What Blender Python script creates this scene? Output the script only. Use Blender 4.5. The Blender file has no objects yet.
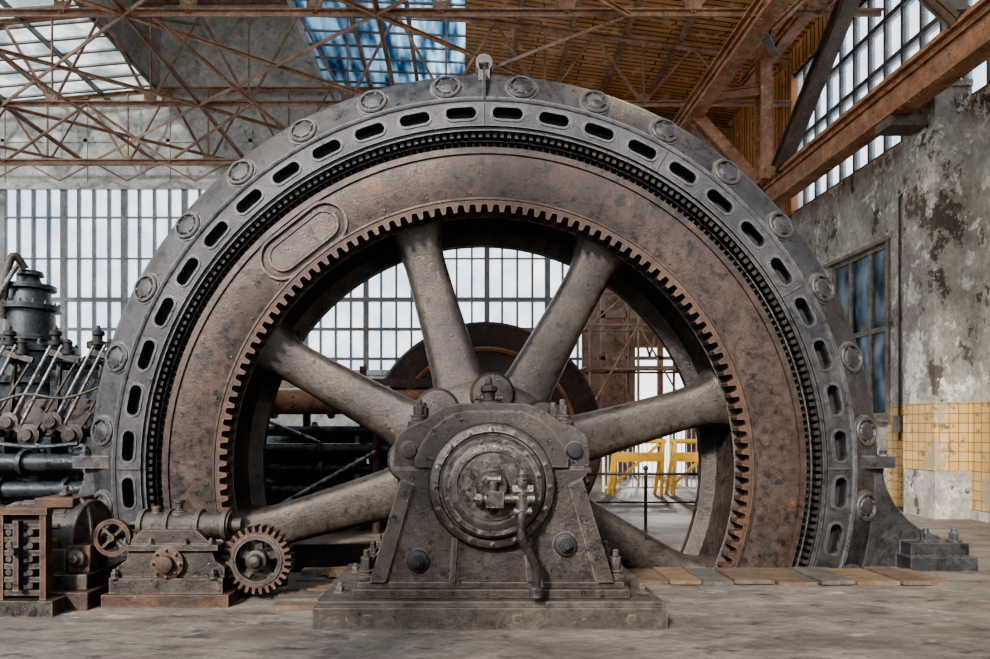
import bpy, bmesh, math, random
from mathutils import Vector, Matrix
random.seed(7)
PI=math.pi
# ---------------------------------------------------------------- materials
def newmat(name):
    m=bpy.data.materials.new(name); m.use_nodes=True
    nt=m.node_tree; nt.nodes.clear()
    return m,nt
def N(nt,t,**kw):
    n=nt.nodes.new(t)
    for k,v in kw.items():
        if k in n.inputs: n.inputs[k].default_value=v
        else: setattr(n,k,v)
    return n
def rgb(c): return (c[0],c[1],c[2],1)
def tone(c,g,s):
    if c is None: return None
    l=.3*c[0]+.59*c[1]+.11*c[2]
    return tuple(max(.002,(l+(v-l)*s)*g) for v in c)
def grit(name,c1,c2,c3,scale=2.0,rough=.55,metal=.3,bump=.3,fine=30,patch=.58,c4=None,stretch=(1,1,1),edge=.05,c4t=.6,amp=.5,g=1,s=1,wear=0):
    c1,c2,c3,c4=[tone(c,g,s) for c in(c1,c2,c3,c4)]
    m,nt=newmat(name); L=nt.links
    out=N(nt,'ShaderNodeOutputMaterial'); p=N(nt,'ShaderNodeBsdfPrincipled')
    tc=N(nt,'ShaderNodeTexCoord'); mp=N(nt,'ShaderNodeMapping'); mp.inputs['Scale'].default_value=stretch
    L.new(tc.outputs['Object'],mp.inputs[0])
    def noise(s,d,r=.6):
        n=N(nt,'ShaderNodeTexNoise'); n.inputs['Scale'].default_value=s; n.inputs['Detail'].default_value=d; n.inputs['Roughness'].default_value=r
        L.new(mp.outputs[0],n.inputs['Vector']); return n
    def ramp(src,a,b,c=0,d=1):
        r=N(nt,'ShaderNodeMapRange'); r.inputs['From Min'].default_value=a; r.inputs['From Max'].default_value=b
        r.inputs['To Min'].default_value=c; r.inputs['To Max'].default_value=d
        L.new(src,r.inputs['Value']); return r.outputs[0]
    def mix(f,a,b,mode='MIX'):
        x=N(nt,'ShaderNodeMix'); x.data_type='RGBA'; x.blend_type=mode
        if isinstance(f,float): x.inputs[0].default_value=f
        else: L.new(f,x.inputs[0])
        for s,v in ((6,a),(7,b)):
            if isinstance(v,tuple): x.inputs[s].default_value=rgb(v)
            else: L.new(v,x.inputs[s])
        return x.outputs[2]
    n1=noise(scale,9,.65); n2=noise(scale*3.3,10,.72); n3=noise(fine,6,.75); n5=noise(fine*.3,8,.7)
    col=mix(ramp(n1.outputs[0],.40,.60),c1,c2)
    col=mix(ramp(n2.outputs[0],patch,patch+edge),col,c3)
    if c4:
        n4=noise(scale*1.7+.3,12,.78); col=mix(ramp(n4.outputs[0],c4t,c4t+edge),col,c4)
    mu=N(nt,'ShaderNodeMath',operation='MULTIPLY')
    L.new(ramp(n3.outputs[0],.3,.7,1-amp,1+amp),mu.inputs[0]); L.new(ramp(n5.outputs[0],.35,.65,1-amp*.7,1+amp*.7),mu.inputs[1])
    vm=N(nt,'ShaderNodeVectorMath',operation='SCALE'); L.new(col,vm.inputs[0]); L.new(mu.outputs[0],vm.inputs['Scale'])
    fin=vm.outputs[0]
    if wear:
        bv=N(nt,'ShaderNodeBevel'); bv.samples=4; bv.inputs['Radius'].default_value=.02
        ge=N(nt,'ShaderNodeNewGeometry'); dt=N(nt,'ShaderNodeVectorMath',operation='DOT_PRODUCT')
        L.new(bv.outputs[0],dt.inputs[0]); L.new(ge.outputs['Normal'],dt.inputs[1])
        wm=N(nt,'ShaderNodeMath',operation='MULTIPLY'); L.new(ramp(dt.outputs['Value'],.985,.86),wm.inputs[0]); L.new(ramp(n5.outputs[0],.38,.55,.15,1),wm.inputs[1])
        wc=tuple(min(1,v*wear+.02) for v in c2)
        fin=mix(wm.outputs[0],fin,wc)
    L.new(fin,p.inputs['Base Color'])
    L.new(ramp(n5.outputs[0],.35,.65,max(.05,rough-.15),min(1,rough+.2)),p.inputs['Roughness'])
    p.inputs['Metallic'].default_value=metal
    ad=N(nt,'ShaderNodeMath',operation='ADD'); L.new(n2.outputs[0],ad.inputs[0]); L.new(n3.outputs[0],ad.inputs[1])
    b=N(nt,'ShaderNodeBump'); b.inputs['Strength'].default_value=bump; b.inputs['Distance'].default_value=.02
    L.new(ad.outputs[0],b.inputs['Height']); L.new(b.outputs[0],p.inputs['Normal'])
    L.new(p.outputs[0],out.inputs[0])
    return m
IRON=grit('dark_cast_iron',(.040,.033,.030),(.095,.080,.070),(.016,.015,.015),2.4,.36,.45,.45,fine=45,c4=(.16,.115,.085),g=.62,s=1.35,amp=.42,wear=2.6)
STAT=grit('stator_grey_iron',(.046,.045,.047),(.092,.090,.092),(.022,.023,.027),1.8,.36,.5,.4,fine=38,c4=(.15,.112,.085),g=.62,s=1.35,amp=.40,wear=2.4)
ROT=grit('rotor_brown_iron',(.044,.030,.026),(.090,.062,.050),(.022,.018,.017),1.3,.36,.4,.3,fine=40,patch=.55,c4=(.23,.10,.045),c4t=.61,g=.66,s=1.25,amp=.38)
RUST=grit('dirty_rust',(.050,.032,.025),(.12,.062,.038),(.022,.018,.016),3,.5,.3,.5,c4=(.26,.115,.055),g=.68,s=1.1,wear=2.0)
SPOKE=grit('spoke_iron',(.056,.046,.040),(.105,.087,.075),(.028,.024,.022),2.0,.36,.4,.4,fine=36,c4=(.17,.125,.09),g=.60,s=1.4,amp=.36)
COVER=grit('machined_cover_steel',(.085,.075,.068),(.15,.134,.120),(.035,.030,.027),3.0,.30,.7,.3,fine=45,c4=(.20,.15,.115),g=.60,s=1.3,amp=.35,wear=2.2)
DARK=grit('black_parts_slot_shade',(.008,.008,.009),(.016,.015,.015),(.004,.004,.004),4,.6,.2,.3)  # black parts and seams; also the shade painted into the stator slots
COPPER=grit('winding_dull_bronze',(.020,.016,.013),(.045,.034,.026),(.010,.009,.009),5,.5,.4,.4,g=.8)
STEEL=grit('worn_steel',(.22,.215,.21),(.34,.325,.31),(.08,.07,.06),4,.3,.75,.2)
BLUE=grit('blue_grey_machine_paint',(.024,.032,.040),(.055,.064,.072),(.010,.012,.014),2.6,.3,.45,.3,c4=(.12,.085,.06),g=.62,s=1.15,wear=2.0)
TRUSS=grit('rusted_truss_steel',(.20,.11,.073),(.32,.20,.14),(.09,.06,.045),2.4,.75,.1,.4,c4=(.42,.33,.26),g=.72,s=1.05)
GIRD=grit('girder_rust',(.22,.10,.052),(.38,.20,.115),(.08,.05,.038),2.2,.65,.15,.6,c4=(.50,.40,.32),g=.78,s=1.05)
GIRDD=grit('girder_dark',(.055,.042,.036),(.11,.078,.060),(.03,.025,.022),2,.65,.15,.4,g=.85)
FLOORM=grit('worn_concrete_floor',(.125,.105,.090),(.25,.215,.185),(.060,.050,.043),1.3,.7,0,.7,fine=22,patch=.55,c4=(.42,.37,.315),edge=.07,c4t=.575,amp=.42,stretch=(.7,1.6,1),g=.66,s=1.25)
PLINTH=grit('oily_plinth_concrete',(.055,.045,.038),(.115,.096,.080),(.026,.023,.021),2.4,.45,0.15,.5,c4=(.21,.165,.13),g=.64,s=1.35,wear=2.0,amp=.42)
PLAST=grit('peeling_plaster',(.44,.415,.365),(.26,.24,.205),(.66,.64,.59),.9,.9,0,1.0,fine=16,patch=.55,c4=(.085,.070,.056),edge=.012,c4t=.56,amp=.38,stretch=(1,1,.75),g=.88,s=1.1)
PLASTG=grit('grey_gable_plaster',(.33,.325,.305),(.46,.45,.42),(.20,.19,.175),.8,.9,0,.5,fine=9,c4=(.24,.20,.165),amp=.35,g=.85)
PL1=grit('plank_brown',(.12,.078,.052),(.20,.14,.10),(.06,.045,.037),3,.6,.0,.5,c4=(.28,.22,.17),stretch=(1,4,1),g=.6,s=1.2)
PL2=grit('plank_grey',(.10,.088,.078),(.17,.15,.13),(.05,.045,.04),3,.6,.0,.5,c4=(.26,.23,.20),stretch=(1,4,1),g=.6,s=1.2)
PL3=grit('plank_ochre',(.20,.125,.070),(.30,.20,.125),(.09,.06,.045),3,.6,.0,.5,c4=(.38,.29,.21),stretch=(1,4,1),g=.58,s=1.1)
YEL=grit('yellow_paint',(.75,.36,.01),(.88,.46,.02),(.40,.22,.04),4,.5,0,.2,amp=.2)
WHITE=grit('pale_paint',(.7,.7,.68),(.8,.8,.78),(.5,.5,.48),4,.5,0,.2,amp=.1)
MULL=grit('mullion_steel',(.075,.082,.086),(.13,.13,.13),(.15,.09,.06),4,.5,.2,.3,g=.85)
FRAMEW=grit('old_window_paint',(.12,.105,.085),(.22,.19,.155),(.16,.085,.05),5,.7,0,.3)
def brickmat(name,c1,c2,mortar,w,h,swap,ms=.01,rough=.7,bump=.4,off=.5,stain=(.25,.2,.15),st=.6,st2=None):
    m,nt=newmat(name); L=nt.links
    out=N(nt,'ShaderNodeOutputMaterial'); p=N(nt,'ShaderNodeBsdfPrincipled')
    tc=N(nt,'ShaderNodeTexCoord'); sp=N(nt,'ShaderNodeSeparateXYZ'); cb=N(nt,'ShaderNodeCombineXYZ')
    L.new(tc.outputs['Object'],sp.inputs[0])
    if swap=='add':
        a=N(nt,'ShaderNodeMath',operation='ADD'); L.new(sp.outputs[0],a.inputs[0]); L.new(sp.outputs[1],a.inputs[1]); L.new(a.outputs[0],cb.inputs[0]); L.new(sp.outputs[2],cb.inputs[1])
    else:
        L.new(sp.outputs[swap[0]],cb.inputs[0]); L.new(sp.outputs[swap[1]],cb.inputs[1])
    b=N(nt,'ShaderNodeTexBrick'); b.inputs['Scale'].default_value=1; b.inputs['Brick Width'].default_value=w; b.inputs['Row Height'].default_value=h
    b.inputs['Mortar Size'].default_value=ms; b.offset=off
    b.inputs['Color1'].default_value=rgb(c1); b.inputs['Color2'].default_value=rgb(c2); b.inputs['Mortar'].default_value=rgb(mortar)
    L.new(cb.outputs[0],b.inputs['Vector']); col=b.outputs[0]
    for sc,thr,cc in ((1.8,st,stain),(5.0,st+.01,st2 or stain)):
        n=N(nt,'ShaderNodeTexNoise'); n.inputs['Scale'].default_value=sc; n.inputs['Detail'].default_value=10; n.inputs['Roughness'].default_value=.78
        L.new(tc.outputs['Object'],n.inputs['Vector'])
        mr=N(nt,'ShaderNodeMapRange'); mr.inputs['From Min'].default_value=thr-.05; mr.inputs['From Max'].default_value=thr+.01; L.new(n.outputs[0],mr.inputs['Value'])
        mx=N(nt,'ShaderNodeMix'); mx.data_type='RGBA'; L.new(mr.outputs[0],mx.inputs[0]); L.new(col,mx.inputs[6]); mx.inputs[7].default_value=rgb(cc); col=mx.outputs[2]
    L.new(col,p.inputs['Base Color']); p.inputs['Roughness'].default_value=rough
    bu=N(nt,'ShaderNodeBump'); bu.inputs['Strength'].default_value=bump; bu.inputs['Distance'].default_value=.02
    L.new(b.outputs['Fac'],bu.inputs['Height']); bu.invert=True; L.new(bu.outputs[0],p.inputs['Normal'])
    L.new(p.outputs[0],out.inputs[0]); return m
TILE=brickmat('yellow_wall_tile',(.58,.34,.10),(.66,.44,.17),(.14,.09,.045),.15,.15,'add',.007,.3,.3,0,(.36,.29,.21),.59,(.17,.10,.055))
BRICK=brickmat('sooty_brick',(.26,.14,.085),(.17,.10,.07),(.16,.14,.12),.25,.08,(0,2),.01,.9,.4,.5,(.10,.075,.06),.58)
WOOD=brickmat('roof_boarding',(.50,.23,.085),(.30,.135,.05),(.03,.018,.012),3.1,.17,(0,1),.022,.75,.6,.4,(.52,.30,.15),.60,(.12,.06,.03))
def glass(name,c,transp,c2,scale=1.2,stretch=(1,1,1)):
    m,nt=newmat(name); L=nt.links
    out=N(nt,'ShaderNodeOutputMaterial'); a=N(nt,'ShaderNodeBsdfTransparent'); t=N(nt,'ShaderNodeBsdfTranslucent'); g=N(nt,'ShaderNodeBsdfGlossy')
    tc=N(nt,'ShaderNodeTexCoord'); mp=N(nt,'ShaderNodeMapping'); mp.inputs['Scale'].default_value=stretch; L.new(tc.outputs['Object'],mp.inputs[0])
    n=N(nt,'ShaderNodeTexNoise'); n.inputs['Scale'].default_value=scale; n.inputs['Detail'].default_value=8; L.new(mp.outputs[0],n.inputs['Vector'])
    mr=N(nt,'ShaderNodeMapRange'); mr.inputs['From Min'].default_value=.38; mr.inputs['From Max'].default_value=.62; L.new(n.outputs[0],mr.inputs['Value'])
    mx=N(nt,'ShaderNodeMix'); mx.data_type='RGBA'; mx.inputs[6].default_value=rgb(c); mx.inputs[7].default_value=rgb(c2); L.new(mr.outputs[0],mx.inputs[0])
    L.new(mx.outputs[2],t.inputs[0]); L.new(mx.outputs[2],a.inputs[0]); g.inputs['Roughness'].default_value=.15
    m1=N(nt,'ShaderNodeMixShader'); m1.inputs[0].default_value=transp; L.new(t.outputs[0],m1.inputs[1]); L.new(a.outputs[0],m1.inputs[2])
    m2=N(nt,'ShaderNodeMixShader'); m2.inputs[0].default_value=.05; L.new(m1.outputs[0],m2.inputs[1]); L.new(g.outputs[0],m2.inputs[2])
    L.new(m2.outputs[0],out.inputs[0]); return m
GLASS=glass('dusty_glass',(.98,.99,1),.88,(.76,.84,.91),1.6)
SKYL=glass('skylight_glass',(.95,.97,.97),.8,(.5,.55,.55),1.5)
BLUEG=glass('blue_corrugated_skylight',(.66,.86,1.0),.8,(.06,.15,.24),1.8,(1.8,.3,1))
SIDEG=glass('grimy_side_glass',(.22,.25,.27),.3,(.055,.07,.08),2.5,(1,1,.5))

# ---------------------------------------------------------------- builder
class B:
    def __init__(s,mats): s.bm=bmesh.new(); s.mats=mats
    def add(s,vs,fs,mi=0):
        v=[s.bm.verts.new(p) for p in vs]
        for f in fs:
            try:
                q=s.bm.faces.new([v[i] for i in f]); q.material_index=mi
            except ValueError: pass
    def box(s,c,sz,mi=0,R=None):
        hx,hy,hz=[d/2 for d in sz]; c=Vector(c); vs=[]
        for x in(-hx,hx):
            for y in(-hy,hy):
                for z in(-hz,hz):
                    p=Vector((x,y,z)); vs.append((R@p if R else p)+c)
        s.add(vs,[(0,1,3,2),(4,6,7,5),(0,4,5,1),(2,3,7,6),(0,2,6,4),(1,5,7,3)],mi)
    def bx(s,x0,x1,y0,y1,z0,z1,mi=0): s.box(((x0+x1)/2,(y0+y1)/2,(z0+z1)/2),(x1-x0,y1-y0,z1-z0),mi)
    def frame(s,d,up=(0,0,1)):
        d=Vector(d).normalized(); up=Vector(up)
        if abs(d.dot(up))>.98: up=Vector((0,1,0))
        u=up.cross(d).normalized(); w=d.cross(u)
        return Matrix((u,w,d)).transposed()
    def beam(s,a,b,w,h,mi=0,up=(0,0,1)):
        a=Vector(a);b=Vector(b); R=s.frame(b-a,up); s.box((a+b)/2,(w,h,(b-a).length),mi,R)
    def lbar(s,a,b,w,t,mi=0,up=(0,0,1)):
        a=Vector(a);b=Vector(b); R=s.frame(b-a,up); l=(b-a).length; m=(a+b)/2
        s.box(m+R@Vector((0,w/2-t/2,0)),(w,t,l),mi,R); s.box(m+R@Vector((w/2-t/2,-t/2,0)),(t,w-t,l),mi,R)
    def ibeam(s,a,b,w,h,t,mi=0,rivets=0,up=(0,0,1)):
        a=Vector(a);b=Vector(b); R=s.frame(b-a,up); l=(b-a).length; m=(a+b)/2
        s.box(m,(t,h-2*t,l),mi,R)
        for q in(-1,1):
            s.box(m+R@Vector((0,q*(h/2-t/2),0)),(w,t,l),mi,R)
            s.box(m+R@Vector((0,q*(h/2-t-.04),0)),(w*.45,.08,l),mi,R)
        if rivets:
            k=int(l/rivets)
            for i in range(k):
                o=(i+.5)*rivets-l/2
                for q in(-1,1):
                    for e in(-1,1):
                        s.cyl(m+R@Vector((e*w*.225,q*(h/2-t-.04),o)),m+R@Vector((e*(w*.225+.02),q*(h/2-t-.04),o)),.022,.014,6,mi)
                        s.cyl(m+R@Vector((e*w*.36,q*(h/2),o)),m+R@Vector((e*w*.36,q*(h/2+.018),o)),.022,.014,6,mi)
    def cyl(s,a,b,r0,r1=None,seg=20,mi=0):
        if r1 is None:r1=r0
        a=Vector(a);b=Vector(b);R=s.frame(b-a); vs=[]
        for p,r in((a,r0),(b,r1)):
            for i in range(seg):
                t=2*PI*i/seg; vs.append(p+R@Vector((r*math.cos(t),r*math.sin(t),0)))
        fs=[(i,(i+1)%seg,seg+(i+1)%seg,seg+i) for i in range(seg)]
        fs+=[tuple(range(seg))[::-1],tuple(range(seg,2*seg))]
        s.add(vs,fs,mi)
    def turn(s,base,d,prof,seg=28,mi=0,caps=True):
        base=Vector(base);R=s.frame(d);vs=[]
        for h,r in prof:
            for i in range(seg):
                t=2*PI*i/seg; vs.append(base+R@Vector((r*math.cos(t),r*math.sin(t),h)))
        n=len(prof); fs=[]
        for k in range(n-1):
            for i in range(seg):
                j=(i+1)%seg; fs.append((k*seg+i,k*seg+j,(k+1)*seg+j,(k+1)*seg+i))
        if caps: fs+=[tuple(range(seg))[::-1],tuple(range((n-1)*seg,n*seg))]
        s.add(vs,fs,mi)
    def lathe(s,prof,cx,cz,seg=180,mi=0,closed=True):
        n=len(prof);vs=[]
        for i in range(seg):
            t=2*PI*i/seg;c=math.cos(t);q=math.sin(t)
            for r,y in prof: vs.append((cx+r*c,y,cz+r*q))
        fs=[]
        for i in range(seg):
            j=(i+1)%seg
            for k in range(n if closed else n-1):
                l=(k+1)%n; fs.append((i*n+k,i*n+l,j*n+l,j*n+k))
        s.add(vs,fs,mi)
    def prism(s,poly,y0,y1,mi=0,T=None):
        n=len(poly); vs=[Vector((x,y0,z)) for x,z in poly]+[Vector((x,y1,z)) for x,z in poly]
        if T: vs=[T@v for v in vs]
        fs=[tuple(range(n)),tuple(range(n,2*n))[::-1]]+[(i,n+i,n+(i+1)%n,(i+1)%n) for i in range(n)]
        s.add(vs,fs,mi)
    def polyring(s,po,pi,y0,y1,mi=0,T=None):
        n=len(po); vs=[]
        for y in(y0,y1):
            for P in(po,pi): vs+=[Vector((x,y,z)) for x,z in P]
        if T: vs=[T@v for v in vs]
        fs=[]
        for i in range(n):
            j=(i+1)%n
            fs+=[(i,j,n+j,n+i),(2*n+i,3*n+i,3*n+j,2*n+j),(i,2*n+i,2*n+j,j),(n+i,n+j,3*n+j,3*n+i)]
        s.add(vs,fs,mi)
    def ring(s,cx,cz,outer,inner,y0,y1,mi=0):
        s.polyring([(cx+r*math.cos(a),cz+r*math.sin(a)) for r,a in outer],[(cx+r*math.cos(a),cz+r*math.sin(a)) for r,a in inner],y0,y1,mi)
    def sweep(s,pts,r,seg=12,mi=0):
        pts=[Vector(p) for p in pts]
        P=[]
        for i in range(len(pts)-1):
            a=pts[max(i-1,0)];b=pts[i];c=pts[i+1];d=pts[min(i+2,len(pts)-1)]
            for k in range(6):
                t=k/6; P.append(.5*((2*b)+(c-a)*t+(2*a-5*b+4*c-d)*t*t+(3*b-a-3*c+d)*t**3))
        P.append(pts[-1]); vs=[]
        for i,p in enumerate(P):
            d=P[min(i+1,len(P)-1)]-P[max(i-1,0)]
            R=s.frame(d,(.13,.9,.2))
            for k in range(seg):
                t=2*PI*k/seg; vs.append(p+R@Vector((r*math.cos(t),r*math.sin(t),0)))
        fs=[]
        for i in range(len(P)-1):
            for k in range(seg):
                j=(k+1)%seg; fs.append((i*seg+k,i*seg+j,(i+1)*seg+j,(i+1)*seg+k))
        fs+=[tuple(range(seg))[::-1],tuple(range((len(P)-1)*seg,len(P)*seg))]
        s.add(vs,fs,mi)
    def bolt(s,p,d,r,h=None,mi=0):
        h=h or r; p=Vector(p);d=Vector(d).normalized()
        s.cyl(p,p+d*h*.2,r*1.35,r*1.35,16,mi); s.cyl(p+d*h*.2,p+d*h,r,r,6,mi); s.cyl(p+d*h,p+d*h*1.5,r*.55,r*.5,10,mi)
    def done(s,name,parent=None,bevel=0,sharp=35):
        bm=s.bm; bmesh.ops.recalc_face_normals(bm,faces=bm.faces)
        for f in bm.faces:f.smooth=True
        lim=math.radians(sharp)
        for e in bm.edges:
            if len(e.link_faces)==2:
                if e.calc_face_angle(0)>lim:e.smooth=False
            else: e.smooth=False
        me=bpy.data.meshes.new(name); bm.to_mesh(me);bm.free()
        for m in s.mats:me.materials.append(m)
        o=bpy.data.objects.new(name,me); bpy.context.collection.objects.link(o)
        if parent:o.parent=parent
        if bevel:
            b=o.modifiers.new('bevel','BEVEL'); b.width=bevel;b.segments=2;b.limit_method='ANGLE';b.angle_limit=math.radians(40)
        return o
def empty(name):
    e=bpy.data.objects.new(name,None); bpy.context.collection.objects.link(e); return e
def pill(hl,r,n=10):
    P=[]
    for i in range(n+1):
        t=-PI/2+PI*i/n; P.append((hl+r*math.cos(t),r*math.sin(t)))
    for i in range(n+1):
        t=PI/2+PI*i/n; P.append((-hl+r*math.cos(t),r*math.sin(t)))
    return P

CX,CZ=.19,1.0
def polar(deg):
    a=math.radians(deg); er=Vector((math.cos(a),0,math.sin(a)));tg=Vector((-math.sin(a),0,math.cos(a)))
    return er,tg,Matrix((er,Vector((0,1,0)),tg)).transposed()
# ================================================================ GENERATOR
gen=empty('flywheel_generator')
b=B([STAT,DARK,COPPER,IRON])
b.lathe([(3.44,.0),(3.44,.30),(3.44,1.2),(3.7,1.2),(4.06,1.12),(4.06,1.0),(4.04,.95),(4.04,.36),(4.06,.32),(4.055,.22),(4.03,.16),(3.99,.125),(3.73,.015),(3.72,-.02),(3.70,-.02),(3.685,-.012),(3.685,0)],CX,CZ,240,0,closed=False)
NS=48; rc=3.565; hh=.06; L_=.31
per=2*PI/NS
for k in range(NS):
    a0=PI/2+per*(k+.5); half=L_/2/rc; rr=hh/rc
    ts=[]
    for i in range(6):
        u=i/5*PI/2; ts.append((-half+rr*(1-math.cos(u)), hh*math.sin(u)))
    ts+= [(0,hh)]
    ts+= [(-t,h) for t,h in ts[:6][::-1]]
    def pt(r,t,y):
        a=a0+t; return (CX+r*math.cos(a),y,CZ+r*math.sin(a))
    for i in range(len(ts)-1):
        (t0,h0),(t1,h1)=ts[i],ts[i+1]
        for lo0,lo1,hi0,hi1 in((3.44,3.44,rc-h0,rc-h1),(rc+h0,rc+h1,3.685,3.685)):
            b.add([pt(lo0,t0,0),pt(lo1,t1,0),pt(hi1,t1,0),pt(hi0,t0,0)],[(0,3,2,1)],0)
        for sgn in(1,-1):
            b.add([pt(rc+sgn*h0,t0,0),pt(rc+sgn*h1,t1,0),pt(rc+sgn*h1,t1,.12),pt(rc+sgn*h0,t0,.12)],[(0,1,2,3)],1)  # slot walls coloured black to stand in for shade in the recess
    g=per-2*half
    for i in range(3):
        t0=half+g*i/3;t1=half+g*(i+1)/3
        b.add([pt(3.44,t0,0),pt(3.44,t1,0),pt(3.685,t1,0),pt(3.685,t0,0)],[(0,3,2,1)],0)
    er=Vector((math.cos(a0),0,math.sin(a0)));tg=Vector((-math.sin(a0),0,math.cos(a0)))
    T=Matrix.Translation(Vector((CX,0,CZ))+er*rc)@Matrix((tg,Vector((0,1,0)),er)).transposed().to_4x4()
    b.polyring(pill(L_/2-hh,hh+.018,6),pill(L_/2-hh,hh-.002,6),-.012,.03,0,T)
b.lathe([(3.45,.12),(3.68,.12),(3.68,.13),(3.45,.13)],CX,CZ,120,1)  # slot backing, blackened so the recesses read as deep shade
for k in range(32):
    er,tg,R=polar(90+360*(k+.5)/32)
    p=Vector((CX,0,CZ))+er*3.865+Vector((0,.068,0)); n=(er*.39+Vector((0,-.92,0))).normalized()
    b.turn(p-n*.02,n,[(0,.165),(.028,.165),(.03,.15)],28,3)
    b.turn(p-n*.02,n,[(0,.15),(.045,.15),(.055,.14),(.055,.12),(.03,.11),(.03,.10),(.05,.085),(.062,.04),(.064,.01)],28,0)
    for q in range(6):
        a=2*PI*q/6; u=tg*math.cos(a)+n.cross(tg)*math.sin(a); b.cyl(p+u*.10+n*.0,p+u*.10+n*.03,.012,.010,6,3)
for ang in (90,30,150,0,180,60,120):
    er,tg,R=polar(ang); c=Vector((CX,0,CZ))
    if ang in(0,180,90):
        b.box(c+er*3.565+Vector((0,-.003,0)),(.25,.012,.012),1,R)
        b.box(c+er*4.08+Vector((0,.62,0)),(.14,.75,.10),0,R)
        for yy in(.35,.6,.85):
            b.cyl(c+er*4.11+tg*.11+Vector((0,yy,0)),c+er*4.11-tg*.11+Vector((0,yy,0)),.035,.035,6,0)
    else:
        b.box(c+er*3.565+Vector((0,-.002,0)),(.25,.01,.010),1,R)
b.bx(CX-.055,CX+.055,.10,.9,CZ+3.95,CZ+4.13,0)
b.cyl((CX,.10,CZ+4.13),(CX,.85,CZ+4.13),.085,.085,20,0)
b.bx(CX-.012,CX+.012,-.03,.16,CZ+3.70,CZ+4.02,1)
for sg in(1,-1):
    pts=[(3.80,.0),(3.80,1.02),(4.06,1.02)]
    for i in range(9):
        t=i/8; pts.append((4.06+ (4.62-4.06)*(t**1.6), 1.0-.68*(1-(1-t)**1.5)))
    pts+=[(4.64,.30),(4.64,.0)]
    poly=[(CX+sg*x,z) for x,z in pts]
    for y0,y1 in((.12,.26),(.55,.67),(.98,1.1)): b.prism(poly,y0,y1,0)
    pts2=[(3.8,.0),(3.8,.95),(4.0,.95)]+[(x-.07,z-.05) for x,z in pts[3:-2]]+[(4.5,.0)]
    b.prism([(CX+sg*x,z) for x,z in pts2],.2,1.0,0)
    x0,x1=sorted((CX+sg*3.7,CX+sg*4.14)); b.bx(x0,x1,.04,1.15,1.01,1.13,0)
    for yy in(.18,.5,.8): b.bolt((CX+sg*4.10,yy,1.13),(0,0,1),.04,.06)
    x0,x1=sorted((CX+sg*4.2,CX+sg*4.86)); b.bx(x0,x1,-.10,1.3,.0,.14,0); b.bx(x0+.04,x1-.04,-.04,1.22,.14,.27,0)
    for yy in(.06,1.1):
        for xx in(4.46,4.74): b.bolt((CX+sg*xx,yy,.27),(0,0,1),.05,.09)
b.done('stator_frame',gen)
b=B([COPPER,DARK,STAT])
b.lathe([(3.24,.24),(3.44,.24),(3.44,.9),(3.24,.9)],CX,CZ,180,1)
nT=290
for i in range(nT):
    er,tg,R=polar(360*i/nT)
    if CZ+3.3*er.z<-.3: continue
    b.box(Vector((CX,.15,CZ))+er*3.395,(.08,.16,.038),0,R)
    b.box(Vector((CX,.21,CZ))+er*3.31,(.06,.08,.022),0,R)
b.lathe([(3.405,.03),(3.44,.03),(3.44,.09),(3.405,.09)],CX,CZ,180,2)
b.lathe([(3.345,.15),(3.36,.15),(3.36,.24),(3.345,.24)],CX,CZ,180,2)
b.done('stator_windings',gen)
b=B([ROT,RUST,DARK,IRON])
b.lathe([(2.66,.04),(2.70,.02),(3.16,.02),(3.165,.0),(3.225,.0),(3.235,.02),(3.235,.9),(3.15,.95),(2.66,.95)],CX,CZ,220,0)
NT=140;out=[];inn=[]
for i in range(NT):
    for f,r in((0,2.655),(.22,2.65),(.34,2.58),(.64,2.58),(.76,2.65)):
        a=2*PI*(i+f)/NT; out.append((2.70,a)); inn.append((r,a))
b.ring(CX,CZ,out,inn,.0,.17,1)
b.lathe([(2.69,.035),(2.70,-.012),(2.72,-.012),(2.73,.03)],CX,CZ,200,0)
b.lathe([(2.655,.17),(2.70,.17),(2.70,.98),(2.50,.98),(2.48,.96),(2.48,.86),(2.52,.84),(2.62,.80),(2.64,.75),(2.64,.30),(2.6,.27),(2.58,.2)],CX,CZ,200,3)
er,tg,R=polar(128.3)
T=Matrix.Translation(Vector((CX,0,CZ))+er*2.92)@Matrix((tg,Vector((0,1,0)),er)).transposed().to_4x4()
b.polyring(pill(.28,.225),pill(.28,.20),-.008,.03,0,T); b.polyring(pill(.26,.15),pill(.26,.125),-.008,.03,0,T); b.prism(pill(.26,.126),.010,.03,2,T); b.prism(pill(.26,.118),.004,.03,0,T)
b.polyring(pill(.28,.20),pill(.28,.185),.017,.03,2,T)
for ang in range(0,360,9):
    er,tg,R=polar(ang+3)
    b.cyl(Vector((CX,.021,CZ))+er*2.78,Vector((CX,.010,CZ))+er*2.78,.016,.012,8,0)
b.done('rotor_rim',gen)
b=B([SPOKE])
for k in range(8):
    er,tg,R=polar(16+45*k)
    secs=[(.55,.36,.36),(.85,.30,.33),(1.05,.265,.30),(1.4,.245,.27),(1.9,.225,.25),(2.25,.22,.245),(2.42,.235,.26),(2.54,.28,.29),(2.66,.38,.33)]
    vs=[];ns=28
    for r,w,d in secs:
        for i in range(ns):
            t=2*PI*i/ns; c=math.cos(t);s_=math.sin(t); e=.5
            x=w*math.copysign(abs(c)**e,c); y=d*math.copysign(abs(s_)**e,s_)
            vs.append(Vector((CX,.53,CZ))+er*r+tg*x+Vector((0,y,0)))
    fs=[(j*ns+i,j*ns+(i+1)%ns,(j+1)*ns+(i+1)%ns,(j+1)*ns+i) for j in range(len(secs)-1) for i in range(ns)]
    fs+=[tuple(range(ns)),tuple(range((len(secs)-1)*ns,len(secs)*ns))]
    b.add(vs,fs,0)
b.done('spokes',gen)
b=B([SPOKE,IRON])
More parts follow.
